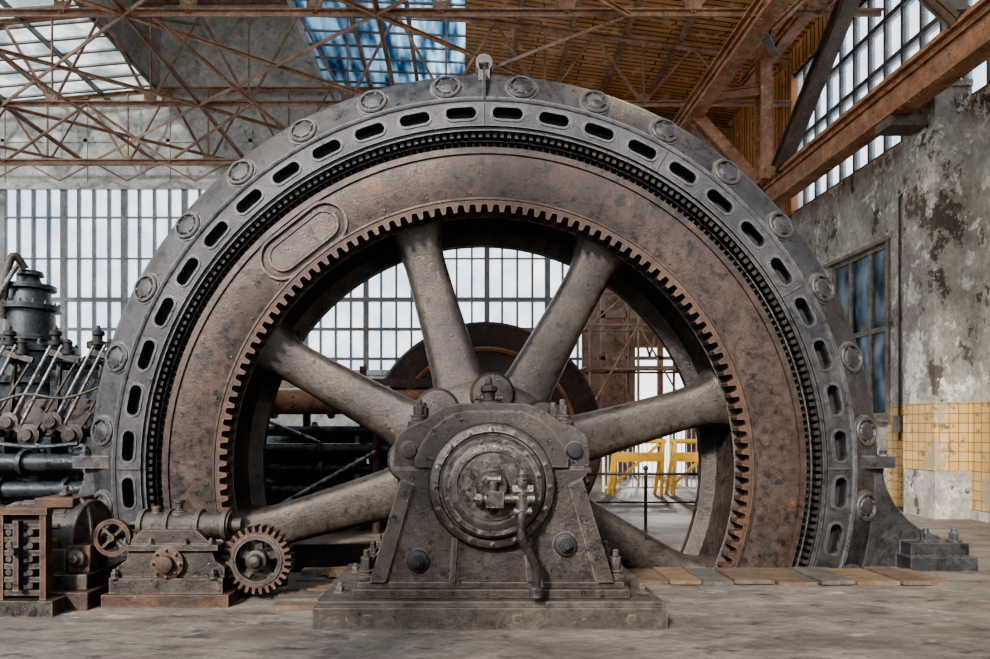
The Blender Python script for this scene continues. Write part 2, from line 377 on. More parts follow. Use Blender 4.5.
b.lathe([(.0001,.0),(.42,-.05),(.45,-.03),(.50,.02),(.52,.10),(.82,.14),(.90,.2),(.92,.3),(.92,.8),(.88,.9),(.5,.95),(.48,1.1),(.0001,1.1)],CX,CZ,72,0)
for k in range(8):
    er,tg,R=polar(38.5+45*k)
    p=Vector((CX,0,CZ))+er*.76
    b.turn(p+Vector((0,.3,0)),(0,-1,0),[(0,.24),(.2,.23),(.25,.2),(.26,.1)],24,0)
    b.bolt(p+Vector((0,.05,0)),(0,-1,0),.07,.07,1)
b.done('rotor_hub',gen)
b=B([IRON])
b.cyl((CX,-1.5,CZ),(CX,3.05,CZ),.26,.26,40); b.cyl((CX,-.5,CZ),(CX,.0,CZ),.33,.33,40)
b.done('main_shaft',gen)

# ================================================================ BEARING PEDESTAL
ped=empty('bearing_pedestal')
b=B([PLINTH]); b.bx(CX-1.26,CX+1.23,-1.98,-.62,0,.15); b.bx(CX-1.24,CX+1.21,-1.96,-.64,.15,.19)
for sg in(-1,1):
    for yy in(-1.7,-1.0): b.bolt((CX+sg*1.12,yy,.19),(0,0,1),.035,.05)
for x in(-.9,.15,.95): b.bx(CX+x,CX+x+.05,-1.985,-1.97,.05,.10)
b.done('plinth',ped,.025)
b=B([IRON,DARK,STEEL])
yf=-1.84
b.bx(CX-1.0,CX+.99,yf-.04,-.78,.19,.255); b.bx(CX-.97,CX+.96,yf,-.82,.255,.30)
hw=[(.88,.30),(.86,.36),(.655,1.04),(.70,1.09),(.70,1.11)]
body=[(CX-w,z) for w,z in hw]+[(CX+w,z) for w,z in hw[::-1]]
b.prism(body,yf,-.90,0)
cap=[(.70,1.115),(.71,1.15),(.71,1.28),(.68,1.36),(.60,1.42),(.50,1.455),(.44,1.50),(.36,1.555),(.24,1.59)]
b.prism([(CX-w,z) for w,z in cap]+[(CX+w,z) for w,z in cap[::-1]],yf+.02,-.92,0)
cap2=[(.55,1.125),(.55,1.20),(.50,1.30),(.43,1.40),(.33,1.48),(.2,1.53)]
b.prism([(CX-w,z) for w,z in cap2]+[(CX+w,z) for w,z in cap2[::-1]],yf-.03,yf+.05,0)
for sg in(-1,1):
    b.prism([(CX+sg*.88,.30),(CX+sg*.76,.30),(CX+sg*.56,1.0),(CX+sg*.655,1.04)],yf-.03,yf+.02,0)
    b.prism([(CX+sg*.30,.30),(CX+sg*.26,.30),(CX+sg*.24,.62),(CX+sg*.28,.62)],yf-.02,yf+.02,0)
    b.prism([(CX+sg*.98,.30),(CX+sg*.80,.30),(CX+sg*.74,.55),(CX+sg*.80,.55)],-1.62,-1.48,0)
    b.prism([(CX+sg*.96,.30),(CX+sg*.78,.30),(CX+sg*.70,.62),(CX+sg*.76,.62)],-1.22,-1.10,0)
    for yy in(-1.72,-1.36,-1.0):
        b.turn((CX+sg*.92,yy,.30),(0,0,1),[(0,.075),(.03,.075),(.035,.05),(.06,.05)],14,0); b.bolt((CX+sg*.92,yy,.35),(0,0,1),.045,.11)
    zz=.45+(.12 if sg>0 else 0)
    b.bolt((CX+sg*.53,yf,zz),(0,-1,0),.05,.06,1); b.turn((CX+sg*.53,yf+.01,zz),(0,-1,0),[(0,.085),(.03,.085),(.04,.07)],20,1)
    for yy in(yf+.16,-1.15):
        b.turn((CX+sg*.535,yy,1.40),(0,0,1),[(0,.085),(.06,.085),(.07,.055),(.10,.055)],16,0); b.bolt((CX+sg*.535,yy,1.49),(0,0,1),.045,.09)
    b.turn((CX+sg*.60,yf+.06,1.25),(0,-1,0),[(0,.06),(.065,.06),(.07,.045)],20,1 if sg>0 else 0)
b.bx(CX-.72,CX+.72,yf+.005,-.91,1.085,1.125)
b.turn((CX-.01,-1.55,1.58),(0,0,1),[(0,.09),(.03,.09),(.04,.05),(.10,.05),(.11,.065),(.15,.065),(.17,.03),(.22,.02)],16,0)
b.bolt((CX-.03,-1.2,1.58),(0,0,1),.04,.12)
b.cyl((CX-.12,-1.55,1.64),(CX+.10,-1.55,1.64),.018,.018,10,0)
b.done('bearing_housing',ped,.016)
b=B([IRON,DARK,STEEL,COVER])
b.turn((CX,yf+.05,CZ),(0,-1,0),[(0,.46),(.07,.46),(.09,.445),(.13,.44),(.145,.42),(.15,.385),(.125,.375),(.125,.365),(.15,.36),(.20,.355),(.215,.34),(.215,.30)],72,3)
b.turn((CX,yf-.14,CZ),(0,-1,0),[(0,.31),(.035,.305),(.045,.29),(.045,.25),(.03,.245),(.03,.235),(.045,.23),(.05,.12),(.075,.11),(.09,.09)],64,3)
for k in range(12):
    a=2*PI*(k+.5)/12; b.bolt((CX+.325*math.cos(a),yf-.165,CZ+.325*math.sin(a)),(0,-1,0),.014,.018,0)
    b.cyl((CX+.18*math.cos(a),yf-.18,CZ+.18*math.sin(a)),(CX+.18*math.cos(a),yf-.197,CZ+.18*math.sin(a)),.012,.012,8,0)
for k in range(16):
    a=2*PI*k/16; b.bolt((CX+.405*math.cos(a),yf-.09,CZ+.405*math.sin(a)),(0,-1,0),.014,.02,0)
b.done('bearing_end_cover',ped)
b=B([COVER,COVER,STEEL])
y=yf-.25
b.bx(CX-.05,CX+.07,yf-.30,yf-.15,CZ-.13,CZ-.02,1)
b.cyl((CX-.10,y,CZ-.075),(CX+.28,y,CZ-.075),.035,.035,14,1)
b.bolt((CX-.08,y,CZ-.075),(-1,0,0),.04,.04,1)
b.cyl((CX+.0,y,CZ-.02),(CX+.0,y,CZ+.06),.03,.03,12,1); b.cyl((CX-.04,y,CZ+.06),(CX+.05,y,CZ+.06),.03,.03,10,1)
b.cyl((CX+.20,y,CZ-.15),(CX+.20,y,CZ+.06),.045,.045,14,1); b.bolt((CX+.20,y,CZ+.06),(0,0,1),.04,.04,1)
b.cyl((CX+.13,y,CZ-.02),(CX+.27,y,CZ-.02),.045,.045,6,1)
b.cyl((CX+.14,y,CZ-.16),(CX+.26,y,CZ-.16),.03,.03,12,1)
b.sweep([(CX+.20,y,CZ-.15),(CX+.19,y,CZ-.24),(CX+.20,y,CZ-.36),(CX+.26,y+.02,CZ-.47),(CX+.30,y+.04,CZ-.58),(CX+.30,y+.07,CZ-.74)],.03,12,0)
b.cyl((CX+.30,y+.07,CZ-.76),(CX+.30,y+.07,CZ-.70),.045,.045,10,1)
b.done('oil_drain_valve',ped)

# ================================================================ BARRING GEAR
g=empty('barring_gearbox')
b=B([IRON,DARK,RUST,SPOKE])
b.bx(-2.86,-1.86,-1.42,-.70,0,.10,2); b.bx(-2.82,-1.92,-1.38,-.76,.10,.22)
pl=[(-2.78,.22),(-2.78,.30),(-2.70,.36),(-2.66,.52),(-2.58,.60),(-2.15,.60),(-2.04,.50),(-2.0,.36),(-1.92,.30),(-1.92,.22)]
b.prism(pl,-1.34,-.82)
b.bx(-2.74,-1.96,-1.38,-.78,.44,.485)
for x in(-2.70,-2.50,-2.22,-2.02): b.bolt((x,-1.36,.485),(0,0,1),.022,.035)
for x in(-2.78,-2.0): b.bolt((x,-1.37,.22),(0,0,1),.03,.05)
b.cyl((-2.66,-1.15,.61),(-1.93,-1.15,.61),.11,.11,28)
for x in(-2.66,-2.45,-2.20,-1.98): b.cyl((x,-1.15,.61),(x+.035,-1.15,.61),.135,.135,28)
b.cyl((-2.0,-1.15,.61),(-1.84,-1.15,.61),.06,.06,20,3)
b.turn((-2.36,-1.34,.34),(0,-1,0),[(0,.13),(.04,.13),(.05,.11),(.05,.07),(.10,.065),(.11,.05)],28,2)
for k in range(8):
    a=2*PI*k/8; b.bolt((-2.36+.105*math.cos(a),-1.385,.34+.105*math.sin(a)),(0,-1,0),.014,.02)
b.turn((-2.36,-1.15,.70),(0,0,1),[(0,.06),(.03,.06),(.04,.03),(.09,.03),(.10,.045),(.12,.045)],14)
b.turn((-2.55,-1.15,.70),(0,0,1),[(0,.04),(.06,.04),(.07,.02)],12)
b.cyl((-2.84,-1.1,.52),(-2.62,-1.1,.52),.05,.05,18,3)
b.bx(-2.06,-1.9,-1.2,-1.0,.22,.5)
b.done('gearbox_housing',g,.012)
b=B([SPOKE,IRON,DARK,RUST])
gx,gz=-1.69,.34; n=28; out=[];inn=[]
for i in range(n):
    for f,r in((0,.225),(.22,.225),(.34,.275),(.66,.275),(.78,.225)):
        a=2*PI*(i+f)/n; out.append((r,a)); inn.append((.17,a))
b.ring(gx,gz,out,inn,-1.25,-1.10,3)
b.lathe([(.205,-1.265),(.17,-1.265),(.17,-1.09),(.205,-1.09)],gx,gz,60,1)
for k in range(5):
    a=2*PI*k/5+.3; b.beam((gx+.04*math.cos(a),-1.175,gz+.04*math.sin(a)),(gx+.18*math.cos(a),-1.175,gz+.18*math.sin(a)),.06,.06,0,(0,1,0))
b.turn((gx,-1.08,gz),(0,-1,0),[(0,.085),(.2,.085),(.21,.06),(.25,.045),(.26,.03)],24)
b.cyl((gx-.0,-1.3,gz),(gx,-.6,gz),.035,.035,14)
b.bx(gx-.08,gx+.08,-.72,-.6,0,gz+.07)
b.done('spur_gear',g)
b=B([IRON,RUST])
out=[(.15,2*PI*i/40) for i in range(40)]; inn=[(.115,2*PI*i/40) for i in range(40)]
b.ring(-2.84,.53,out,inn,-1.30,-1.25,1)
for k in range(4):
    a=PI/4+PI/2*k; b.beam((-2.84,-1.28,.53),(-2.84+.13*math.cos(a),-1.28,.53+.13*math.sin(a)),.02,.02,1)
b.cyl((-2.84,-1.32,.53),(-2.84,-1.1,.53),.03,.03,12,0)
b.done('handwheel',g)

mt=empty('electric_motor')
b=B([IRON,DARK,RUST,SPOKE])
b.bx(-3.95,-2.92,-1.50,-.62,0,.14,2); b.bx(-3.9,-2.97,-1.42,-.7,.14,.26)
b.turn((-3.88,-1.05,.50),(1,0,0),[(0,.12),(.02,.20),(.06,.27),(.10,.29),(.66,.29),(.70,.31),(.76,.31),(.77,.25),(.80,.18),(.82,.10),(.87,.09)],36)
for i in range(14):
    a=2*PI*i/14; b.box(Vector((-3.5,-1.05+.29*math.cos(a),.50+.29*math.sin(a))),(.5,.03,.05),0,Matrix.Rotation(a,3,'X'))
b.bx(-3.85,-3.72,-1.36,-.74,.24,.45); b.bx(-3.30,-3.17,-1.36,-.74,.24,.45)
b.bx(-3.52,-3.2,-1.22,-.9,.76,.84,2); b.turn((-3.36,-1.05,.84),(0,0,1),[(0,.05),(.03,.05),(.04,.02),(.09,.02)],14)
b.sweep([(-3.30,-1.05,.80),(-3.22,-1.1,.82),(-3.12,-1.15,.74),(-3.06,-1.2,.5),(-3.05,-1.25,.2)],.022,10,3)
b.bx(-3.16,-2.98,-1.36,-1.2,.26,.48,2); b.turn((-3.07,-1.36,.38),(0,-1,0),[(0,.07),(.04,.07),(.05,.04),(.08,.03)],18)
b.cyl((-3.1,-1.1,.52),(-2.92,-1.1,.52),.045,.045,16,3)
b.turn((-2.985,-1.1,.52),(1,0,0),[(0,.05),(.01,.11),(.05,.11),(.06,.05)],28,0)
b.done('motor_body',mt,.01)
b=B([IRON,DARK,RUST,SPOKE])
dx=.22
for x in(-3.74,-3.42): b.bx(x+dx,x+dx+.045,-1.64,-1.56,0,.80,2)
b.bx(-3.76+dx,-3.36+dx,-1.65,-1.57,.76,.81,2); b.bx(-3.95+dx,-3.3+dx,-1.68,-1.52,.0,.12,0)
b.bx(-3.70+dx,-3.42+dx,-1.58,-1.54,.12,.76,1)
for i in range(6): b.bx(-3.70+dx,-3.42+dx,-1.63,-1.57,.15+.1*i,.19+.1*i,0)
for i in range(5):
    for xx in(-3.64,-3.48): b.cyl((xx+dx,-1.58,.23+.1*i),(xx+dx,-1.66,.23+.1*i),.024,.024,10,3)
b.bx(-3.58+dx,-3.54+dx,-1.70,-1.64,.2,.72,0); b.cyl((-3.56+dx,-1.70,.5),(-3.56+dx,-1.76,.5),.03,.03,12,3)
b.done('starter_panel',mt)

# ================================================================ FLOOR & PIT
b=B([FLOORM,PLINTH])
z0=-.25
b.bx(-16,7.9,-9,-.14,z0,0); b.bx(-16,7.9,1.45,13.4,z0,0); b.bx(-16,CX-4.12,-.14,1.45,z0,0); b.bx(CX+4.12,7.9,-.14,1.45,z0,0)
b.bx(CX-4.3,CX+4.3,-.34,-.14,-3.4,z0,1); b.bx(CX-4.3,CX+4.3,1.45,1.65,-3.4,z0,1)
b.bx(CX-4.3,CX-4.12,-.14,1.45,-3.4,z0,1); b.bx(CX+4.12,CX+4.3,-.14,1.45,-3.4,z0,1); b.bx(CX-4.3,CX+4.3,-.34,1.65,-3.6,-3.4,1)
b.done('floor')
b=B([PL1,PL2,PL3])
x=1.48;i=0
while x<4.3:
    w=random.uniform(.28,.5); x1=min(x+w,4.35); b.box(((x+x1)/2,-.40,.020+.010*(i%2)),(x1-x-.025,.58+random.uniform(-.05,.05),.035),[0,2,1,0,0,1,2][i%7],Matrix.Rotation(random.uniform(-.03,.03),3,'Z')); x=x1;i+=1
b.done('pit_cover_planks')
b=B([PL1,PL2,PL3,GIRDD])
for i in range(9):
    b.box((-1.24+random.uniform(-.06,.06),-1.42+.16*i,.02+.012*(i%2)),(random.uniform(.55,.68),.14,.035),[0,1,3,0,2,1,0,3,0][i],Matrix.Rotation(random.uniform(-.1,.1),3,'Z'))
for i in range(4): b.box((-.95+.1*i,-.35-.05*i,.085),(.9,.13,.04),[0,2,1,0][i],Matrix.Rotation(.35+.1*i,3,'Z'))
b.done('loose_floor_boards')

# ================================================================ LEFT STEAM ENGINE
en=empty('steam_engine')
b=B([BLUE,DARK,STEEL,IRON,RUST])
b.bx(-7.6,-4.6,1.7,3.6,0,.55); b.bx(-7.5,-4.65,1.8,3.5,.55,.75)
b.bx(-7.5,-4.75,2.1,3.4,.75,1.25)
for x in(-6.25,-5.75,-5.25,-4.85): b.bolt((x,1.72,.62),(0,-1,0),.05,.05)
b.cyl((-7.5,1.62,.98),(-4.5,1.62,.98),.12,.12,24,0); b.cyl((-7.5,1.5,.66),(-4.6,1.5,.66),.10,.10,24,0); b.cyl((-7.5,1.5,.40),(-4.6,1.5,.40),.08,.08,24,3)
for x in(-6.3,-5.5,-4.7):
    b.cyl((x,1.62,.98),(x+.05,1.62,.98),.17,.17,24,0); b.cyl((x-.2,1.5,.66),(x-.15,1.5,.66),.15,.15,24,0)
ox=-6.06
b.turn((ox,2.7,1.25),(0,0,1),[(0,.58),(.1,.58),(.12,.50),(.75,.50),(.78,.58),(.86,.58),(.88,.50),(1.20,.48),(1.22,.56),(1.30,.56),(1.32,.46),(1.40,.44)],36)
b.turn((ox,2.6,2.62),(0,0,1),[(0,.42),(.06,.42),(.07,.32),(.42,.30),(.43,.38),(.50,.38),(.52,.27),(.70,.25),(.72,.32),(.78,.32),(.80,.15),(.90,.11),(.92,.17),(.98,.15),(1.0,.04)],30)
for i in range(14):
    a=2*PI*i/14; b.bolt((ox+.5*math.cos(a),2.7+.5*math.sin(a),2.55),(0,0,1),.03,.05)
    b.bolt((ox+.54*math.cos(a),2.7+.54*math.sin(a),2.11),(0,0,1),.03,.04)
    b.bolt((ox+.34*math.cos(a),2.6+.34*math.sin(a),3.12),(0,0,1),.022,.035)
b.sweep([(ox-.2,2.35,2.9),(ox-.15,2.3,3.3),(ox-.10,2.3,3.6),(ox-.05,2.35,3.76),(ox+.03,2.45,3.6)],.05,12,3)
b.cyl((ox-.35,2.25,2.95),(ox+.05,2.25,3.6),.03,.03,10,2)
b.turn((-5.2,2.8,1.25),(0,0,1),[(0,.42),(.1,.42),(.12,.36),(.6,.36),(.62,.43),(.70,.43),(.72,.36),(1.0,.34),(1.02,.41),(1.08,.41)],32)
for i in range(12):
    a=2*PI*i/12; b.bolt((-5.2+.38*math.cos(a),2.8+.38*math.sin(a),2.33),(0,0,1),.03,.05)
b.turn((-5.1,2.5,2.3),(0,0,1),[(0,.12),(.05,.12),(.06,.07),(.2,.07),(.22,.11),(.3,.11),(.33,.05)],18)
b.bx(-5.6,-4.75,2.3,3.3,1.25,2.2); b.bx(-6.6,-4.8,2.15,2.35,1.25,1.8,3)
for i in range(8): b.bolt((-6.4+.2*i,2.15,1.7),(0,-1,0),.03,.03,3)
b.done('engine_cylinders',en,.012)
b=B([BLUE,DARK,STEEL,IRON,RUST])
for dx in(0,.60,1.16):
    x=-6.15+dx
    b.cyl((x-.28,1.9,1.55),(x+.22,2.0,2.62),.022,.022,12,2)
    b.cyl((x-.18,1.9,1.45),(x+.30,2.0,2.50),.022,.022,12,2)
    b.cyl((x-.05,1.95,1.35),(x+.46,2.05,2.3),.016,.016,12,3)
    b.turn((x-.3,1.95,1.5),(0,-1,0),[(0,.12),(.1,.12),(.12,.07),(.16,.07)],22,3)
    b.turn((x-.05,1.95,1.33),(0,-1,0),[(0,.14),(.1,.14),(.12,.08),(.16,.07)],22,3)
    b.beam((x-.3,1.86,1.5),(x-.05,1.86,1.33),.09,.04,3,(0,1,0))
    b.beam((x-.05,1.88,1.33),(x+.16,1.88,1.62),.07,.04,3,(0,1,0))
    b.turn((x+.20,2.02,2.50),(0,0,1),[(0,.09),(.05,.09),(.06,.05),(.12,.05),(.13,.075),(.18,.075),(.20,.03),(.26,.02)],16,1)
    b.turn((x+.36,2.02,2.38),(0,0,1),[(0,.08),(.05,.08),(.06,.05),(.14,.05),(.15,.065),(.2,.03)],16,1)
    b.beam((x+.1,2.0,2.42),(x+.52,2.0,2.30),.07,.05,3,(0,1,0))
    b.cyl((x+.2,2.0,2.3),(x+.2,2.6,2.3),.04,.04,12,0)
    b.beam((x+.12,2.1,1.2),(x+.22,2.1,2.4),.05,.05,3)
    b.box((x+.05,2.05,1.05),(.32,.3,.5),0); b.turn((x+.05,1.9,1.12),(0,-1,0),[(0,.10),(.04,.10),(.05,.06),(.1,.05)],20,0)
b.sweep([(-6.4,1.8,1.9),(-6.0,1.75,1.75),(-5.6,1.8,1.85),(-5.1,1.8,1.8),(-4.7,1.9,1.95)],.016,8,3)
b.sweep([(-6.4,1.75,1.2),(-5.9,1.7,1.22),(-5.4,1.72,1.18),(-4.9,1.75,1.22)],.03,8,0)
b.prism([(-6.4,.75),(-6.2,.75),(-6.05,1.4),(-6.15,1.4)],2.0,2.15,0); b.prism([(-4.95,.75),(-4.7,.75),(-4.85,1.5),(-4.95,1.5)],2.0,2.15,0)
b.done('valve_gear',en)
b=B([BLUE,RUST,GIRDD,STEEL,ROT,GIRD])
b.cyl((-2.9,2.6,1.78),(-.25,2.6,1.78),.17,.17,28,5)
for x in(-2.7,-1.9,-1.1,-.4): b.cyl((x,2.6,1.78),(x+.06,2.6,1.78),.23,.23,28,5)
for i,z in enumerate((1.38,1.12,.86,.55,.28)):
    b.cyl((-3.2,2.5,z),(-.9+.1*i,2.5,z),.09 if i%2 else .07,None,20,0)
    for x in(-2.9,-2.1,-1.3): b.cyl((x+.05*i,2.5,z),(x+.05*i+.05,2.5,z),.13,.13,20,0)
for x in(-3.1,-2.3,-1.5,-.8):
    b.bx(x,x+.09,2.75,2.85,0,2.3,2)
b.bx(-3.2,-.5,2.74,2.86,2.0,2.12,2); b.bx(-3.2,-.5,2.74,2.86,1.0,1.06,2)
b.bx(-3.0,-1.6,2.95,3.6,0,1.35,0); b.bx(-1.5,-.9,2.95,3.0,0,.9,2)
b.sweep([(-1.2,2.3,0),(-1.2,2.3,1.2),(-1.1,2.3,1.6),(-.8,2.3,1.75),(-.6,2.4,1.78)],.06,12,1)
b.cyl((-3,2.25,.1),(-1.2,2.25,1.1),.03,.03,10,3)
b.cyl((-2.9,2.3,1.6),(-2.0,2.3,1.25),.025,.025,10,3)
b.bx(-4.1,-3.35,2.4,3.3,0,1.5,0); b.cyl((-3.7,2.9,1.5),(-3.7,2.9,2.1),.25,.25,24,0)
b.done('pipe_rack')
b=B([ROT,IRON,GIRD,GIRDD])
b.lathe([(.27,3.15),(.3,3.1),(1.0,3.25),(1.35,3.22),(1.5,3.2),(1.72,3.2),(1.76,3.24),(1.76,3.9),(1.5,3.95),(.27,3.9)],CX+.1,1.25,100,0)
for k in range(16):
    a=2*PI*k/16; b.bolt((CX+.1+1.62*math.cos(a),3.2,1.25+1.62*math.sin(a)),(0,-1,0),.04,.04,1)
b.lathe([(1.32,3.19),(1.36,3.18),(1.38,3.19),(1.38,3.3),(1.32,3.3)],CX+.1,1.25,100,2)
b.prism([(CX-1.2,0),(CX+1.4,0),(CX+.8,.9),(CX-.6,.9)],3.35,3.8,3)
b.done('exciter_housing')

# ================================================================ BACK WALL
YB=13.4
b=B([PLASTG,BRICK,GIRDD,PLINTH])
b.bx(-16,3.6,YB,YB+.3,0,3.1,0); b.bx(-16,7.9,YB,YB+.3,8.75,15.2,0)
b.bx(3.6,5.15,YB,YB+.3,0,8.75,1); b.bx(6.75,8.2,YB,YB+.3,0,8.75,1); b.bx(5.15,6.75,YB,YB+.3,3.9,8.75,1)
for x in(-14,-11.5,-9,-6.5,-4,-1.5,1,3.5): b.bx(x-.06,x+.06,YB-.03,YB,8.75,11.6,0)
b.bx(-16,3.6,YB-.06,YB,8.68,8.86,0); b.bx(-16,3.6,YB-.08,YB,3.05,3.2,0)
b.bx(-16,3.6,YB-.03,YB,10.1,10.2,0)
b.done('wall_back')
b=B([MULL,GLASS])
b.bx(-16,3.6,YB+.12,YB+.13,3.1,8.75,1)
x=-15.9;i=0
while x<3.6:
    th=.06 if i%4 else .16
    b.bx(x-th/2,x+th/2,YB+.02,YB+.18,3.1,8.75,0); x+=.46; i+=1
for z,t in((3.55,.08),(4.45,.09),(5.35,.13),(6.6,.035),(7.85,.035)): b.bx(-16,3.6,YB+.03,YB+.17,z-t/2,z+t/2,0)
b.done('window_1')
b=B([TRUSS,GIRD])
for x in(3.95,4.65): b.bx(x-.06,x+.06,YB-1.1,YB-.95,0,8.0,0)
z=.2
while z<7.8:
    b.beam((3.95,YB-1.02,z),(4.65,YB-1.02,z+.6),.06,.04,0,(0,1,0)); b.beam((4.65,YB-1.02,z),(3.95,YB-1.02,z+.6),.06,.04,0,(0,1,0)); z+=.6
b.bx(3.8,7.6,YB-1.1,YB-.95,4.6,4.8,0); b.bx(3.8,7.6,YB-1.1,YB-.95,3.4,3.5,0)
for i in range(5): b.beam((4.7+.6*i,YB-1.02,3.5),(5.0+.6*i,YB-1.02,4.6),.06,.04,0,(0,1,0)); b.beam((5.3+.6*i,YB-1.02,3.5),(5.0+.6*i,YB-1.02,4.6),.06,.04,0,(0,1,0))
for x in(5.6,6.9): b.bx(x-.07,x+.07,YB-1.1,YB-.95,0,4.6,1)
b.done('lattice_column')
b=B([TRUSS,PL3,GIRD])
for x in(3.1,4.3,5.5):
    for y in(9.8,10.8):
        b.cyl((x,y,0),(x,y,5.2),.035,.035,8,0)
for z in(1.9,2.9,4.0,5.0):
    for y in(9.8,10.8): b.cyl((3.0,y,z),(5.6,y,z),.03,.03,8,0)
    for x in(3.1,4.3,5.5): b.cyl((x,9.7,z),(x,10.9,z),.03,.03,8,0)
b.cyl((3.1,9.8,1.9),(4.3,9.8,4.0),.025,.025,8,2); b.cyl((5.5,9.8,1.9),(4.3,9.8,4.0),.025,.025,8,2); b.cyl((3.1,9.8,4.0),(4.3,9.8,5.0),.025,.025,8,2); b.cyl((4.3,9.8,0.1),(3.1,9.8,1.9),.025,.025,8,2)
b.bx(3.0,5.6,9.85,10.75,2.94,2.99,1)
b.done('scaffolding')

# ================================================================ RIGHT WALL
XR=7.9
b=B([PLAST,TILE])
y0,y1,zb,zt=5.75,7.75,1.62,4.95
tz=1.83
def wallseg(ya,yb,za,zb_,mi=0): b.bx(XR,XR+.35,ya,yb,za,zb_,mi)
wallseg(-9,y0,tz,6.6); wallseg(-9,y0,0,tz,1)
wallseg(y1,YB,1.62,6.6); wallseg(y0,y1,zt,6.6); wallseg(y0,YB,0,1.62,0)
b.bx(7.33,XR,3.7,4.45,tz,6.75,0); b.bx(7.33,XR,3.7,4.45,.75,tz,1); b.bx(7.335,XR,3.705,4.445,0,.75,0)
b.bx(7.36,XR,10.2,10.9,0,6.6,0)
b.bx(7.33,XR,-4.3,-3.55,0,6.75,0)
b.bx(XR-.03,XR,-9,3.7,0,.14,0)
b.bx(XR-.04,XR,y0-.15,y1+.15,zt,zt+.12,0)
b.bx(7.30,XR,3.66,4.49,6.75,6.85,0)
b.done('wall_right')
b=B([FRAMEW,SIDEG])
xg=XR+.12
b.bx(xg,xg+.02,y0,y1,zb,zt,1)
for yy in(y0+.05,(y0*2+y1)/3,(y0+2*y1)/3,y1-.05): b.bx(xg-.04,xg+.06,yy-.05,yy+.05,zb,zt,0)
for z in(zb+.05,zb+1.7,zt-.05): b.bx(xg-.05,xg+.07,y0,y1,z-.05,z+.05,0)
b.bx(XR-.08,XR+.12,y0-.1,y1+.1,zb-.08,zb,0)
b.bx(XR-.06,XR-.01,y0-.12,y1+.12,zt-.02,zt+.05,0); b.bx(XR-.05,XR,y0-.09,y0-.01,zb,zt,0)
b.done('window_2')
b=B([MULL,GLASS,BRICK])
b.bx(XR+.15,XR+.17,-9,9.4,6.6,10.0,1)
y=-9
while y<9.4: b.bx(XR+.1,XR+.22,y-.035,y+.035,6.6,10.0,0); y+=.5
for z in(6.64,7.5,8.35,9.2,9.97): b.bx(XR+.08,XR+.24,-9,9.4,z-.05,z+.05,0)
b.done('window_3')
b=B([WOOD]); b.bx(XR,XR+.3,9.4,YB,6.6,10.6,0); b.bx(XR,XR+.3,-9,9.4,10.0,10.6,0); b.done('wall_right_boarding')
b=B([PLASTG]); b.bx(-16,8.2,-9.3,-9,0,3.0)
for x in(-16,-10,-4,2,7.8): b.bx(x-.25,x+.25,-9.35,-9,3.0,11.2)
b.done('wall_front')
b=B([MULL])
x=-15.5
while x<7.9: b.bx(x-.04,x+.04,-9.2,-9.1,3.0,10.4); x+=1.0
for z in(3.05,4.8,6.6,8.4,10.3): b.bx(-16,7.9,-9.22,-9.1,z-.05,z+.05)
b.done('window_4')
b=B([PLASTG]); b.bx(-16.3,-16,-9,YB+.3,0,3.6)
for y in(-9,-3.4,2.2,7.8,13.4): b.bx(-16.35,-16,y-.25,y+.25,3.6,11.0)
b.done('wall_left')
b=B([MULL])
y=-8.5
while y<13: b.bx(-16.2,-16.1,y-.04,y+.04,3.6,10.9); y+=1.0
for z in(3.65,5.4,7.2,9.0,10.8): b.bx(-16.22,-16.1,-9,13.4,z-.05,z+.05)
b.done('window_5')

# ================================================================ ROOF
b=B([WOOD,SKYL,BLUEG,GIRDD,PLASTG,MULL,TRUSS])
def strip(x0,z0_,x1,z1_,ya,yb,mi,t=.08):
    b.add([(x0,ya,z0_),(x1,ya,z1_),(x1,yb,z1_),(x0,yb,z0_),(x0,ya,z0_+t),(x1,ya,z1_+t),(x1,yb,z1_+t),(x0,yb,z0_+t)],[(0,1,2,3),(4,7,6,5),(0,4,5,1),(1,5,6,2),(2,6,7,3),(3,7,4,0)],mi)
strip(0,11.6,XR+.3,10.55,-9,YB+.3,0)
strip(-4.2,11.75,0,11.6,-9,YB+.3,2,.02)
strip(-16,11.0,-9.2,11.6,-9,YB+.3,1,.02)
strip(-9.2,15,-4.2,15,-9,YB+.3,4)
strip(-9.25,11.5,-9.2,15,-9,YB+.3,4)
b.bx(-4.25,-4.15,-9,YB+.3,11.6,15,4)
y=-8.8
while y<YB+.3:
    b.beam((-16,y,10.97),(-9.2,y,11.57),.05,.08,5,(0,1,0)); b.beam((-4.2,y,11.70),(0,y,11.55),.04,.06,5,(0,1,0)); y+=.62
for x in(-15,-13.6,-12.2,-10.8): b.bx(x-.04,x+.04,-9,YB,10.85+(x+16)*.088,10.98+(x+16)*.088,5)
for x in(-2.8,-1.4): b.bx(x-.05,x+.05,-9,YB,11.5,11.62,6)
for x in(1.3,2.6,3.9,5.2,6.5): b.bx(x-.05,x+.05,-9,YB,11.44-x*.133,11.58-x*.133,6)
for y in(9,10.5,12): b.bx(-9.2,-4.2,y-.05,y+.05,13.4,13.5,6)
b.done('ceiling')
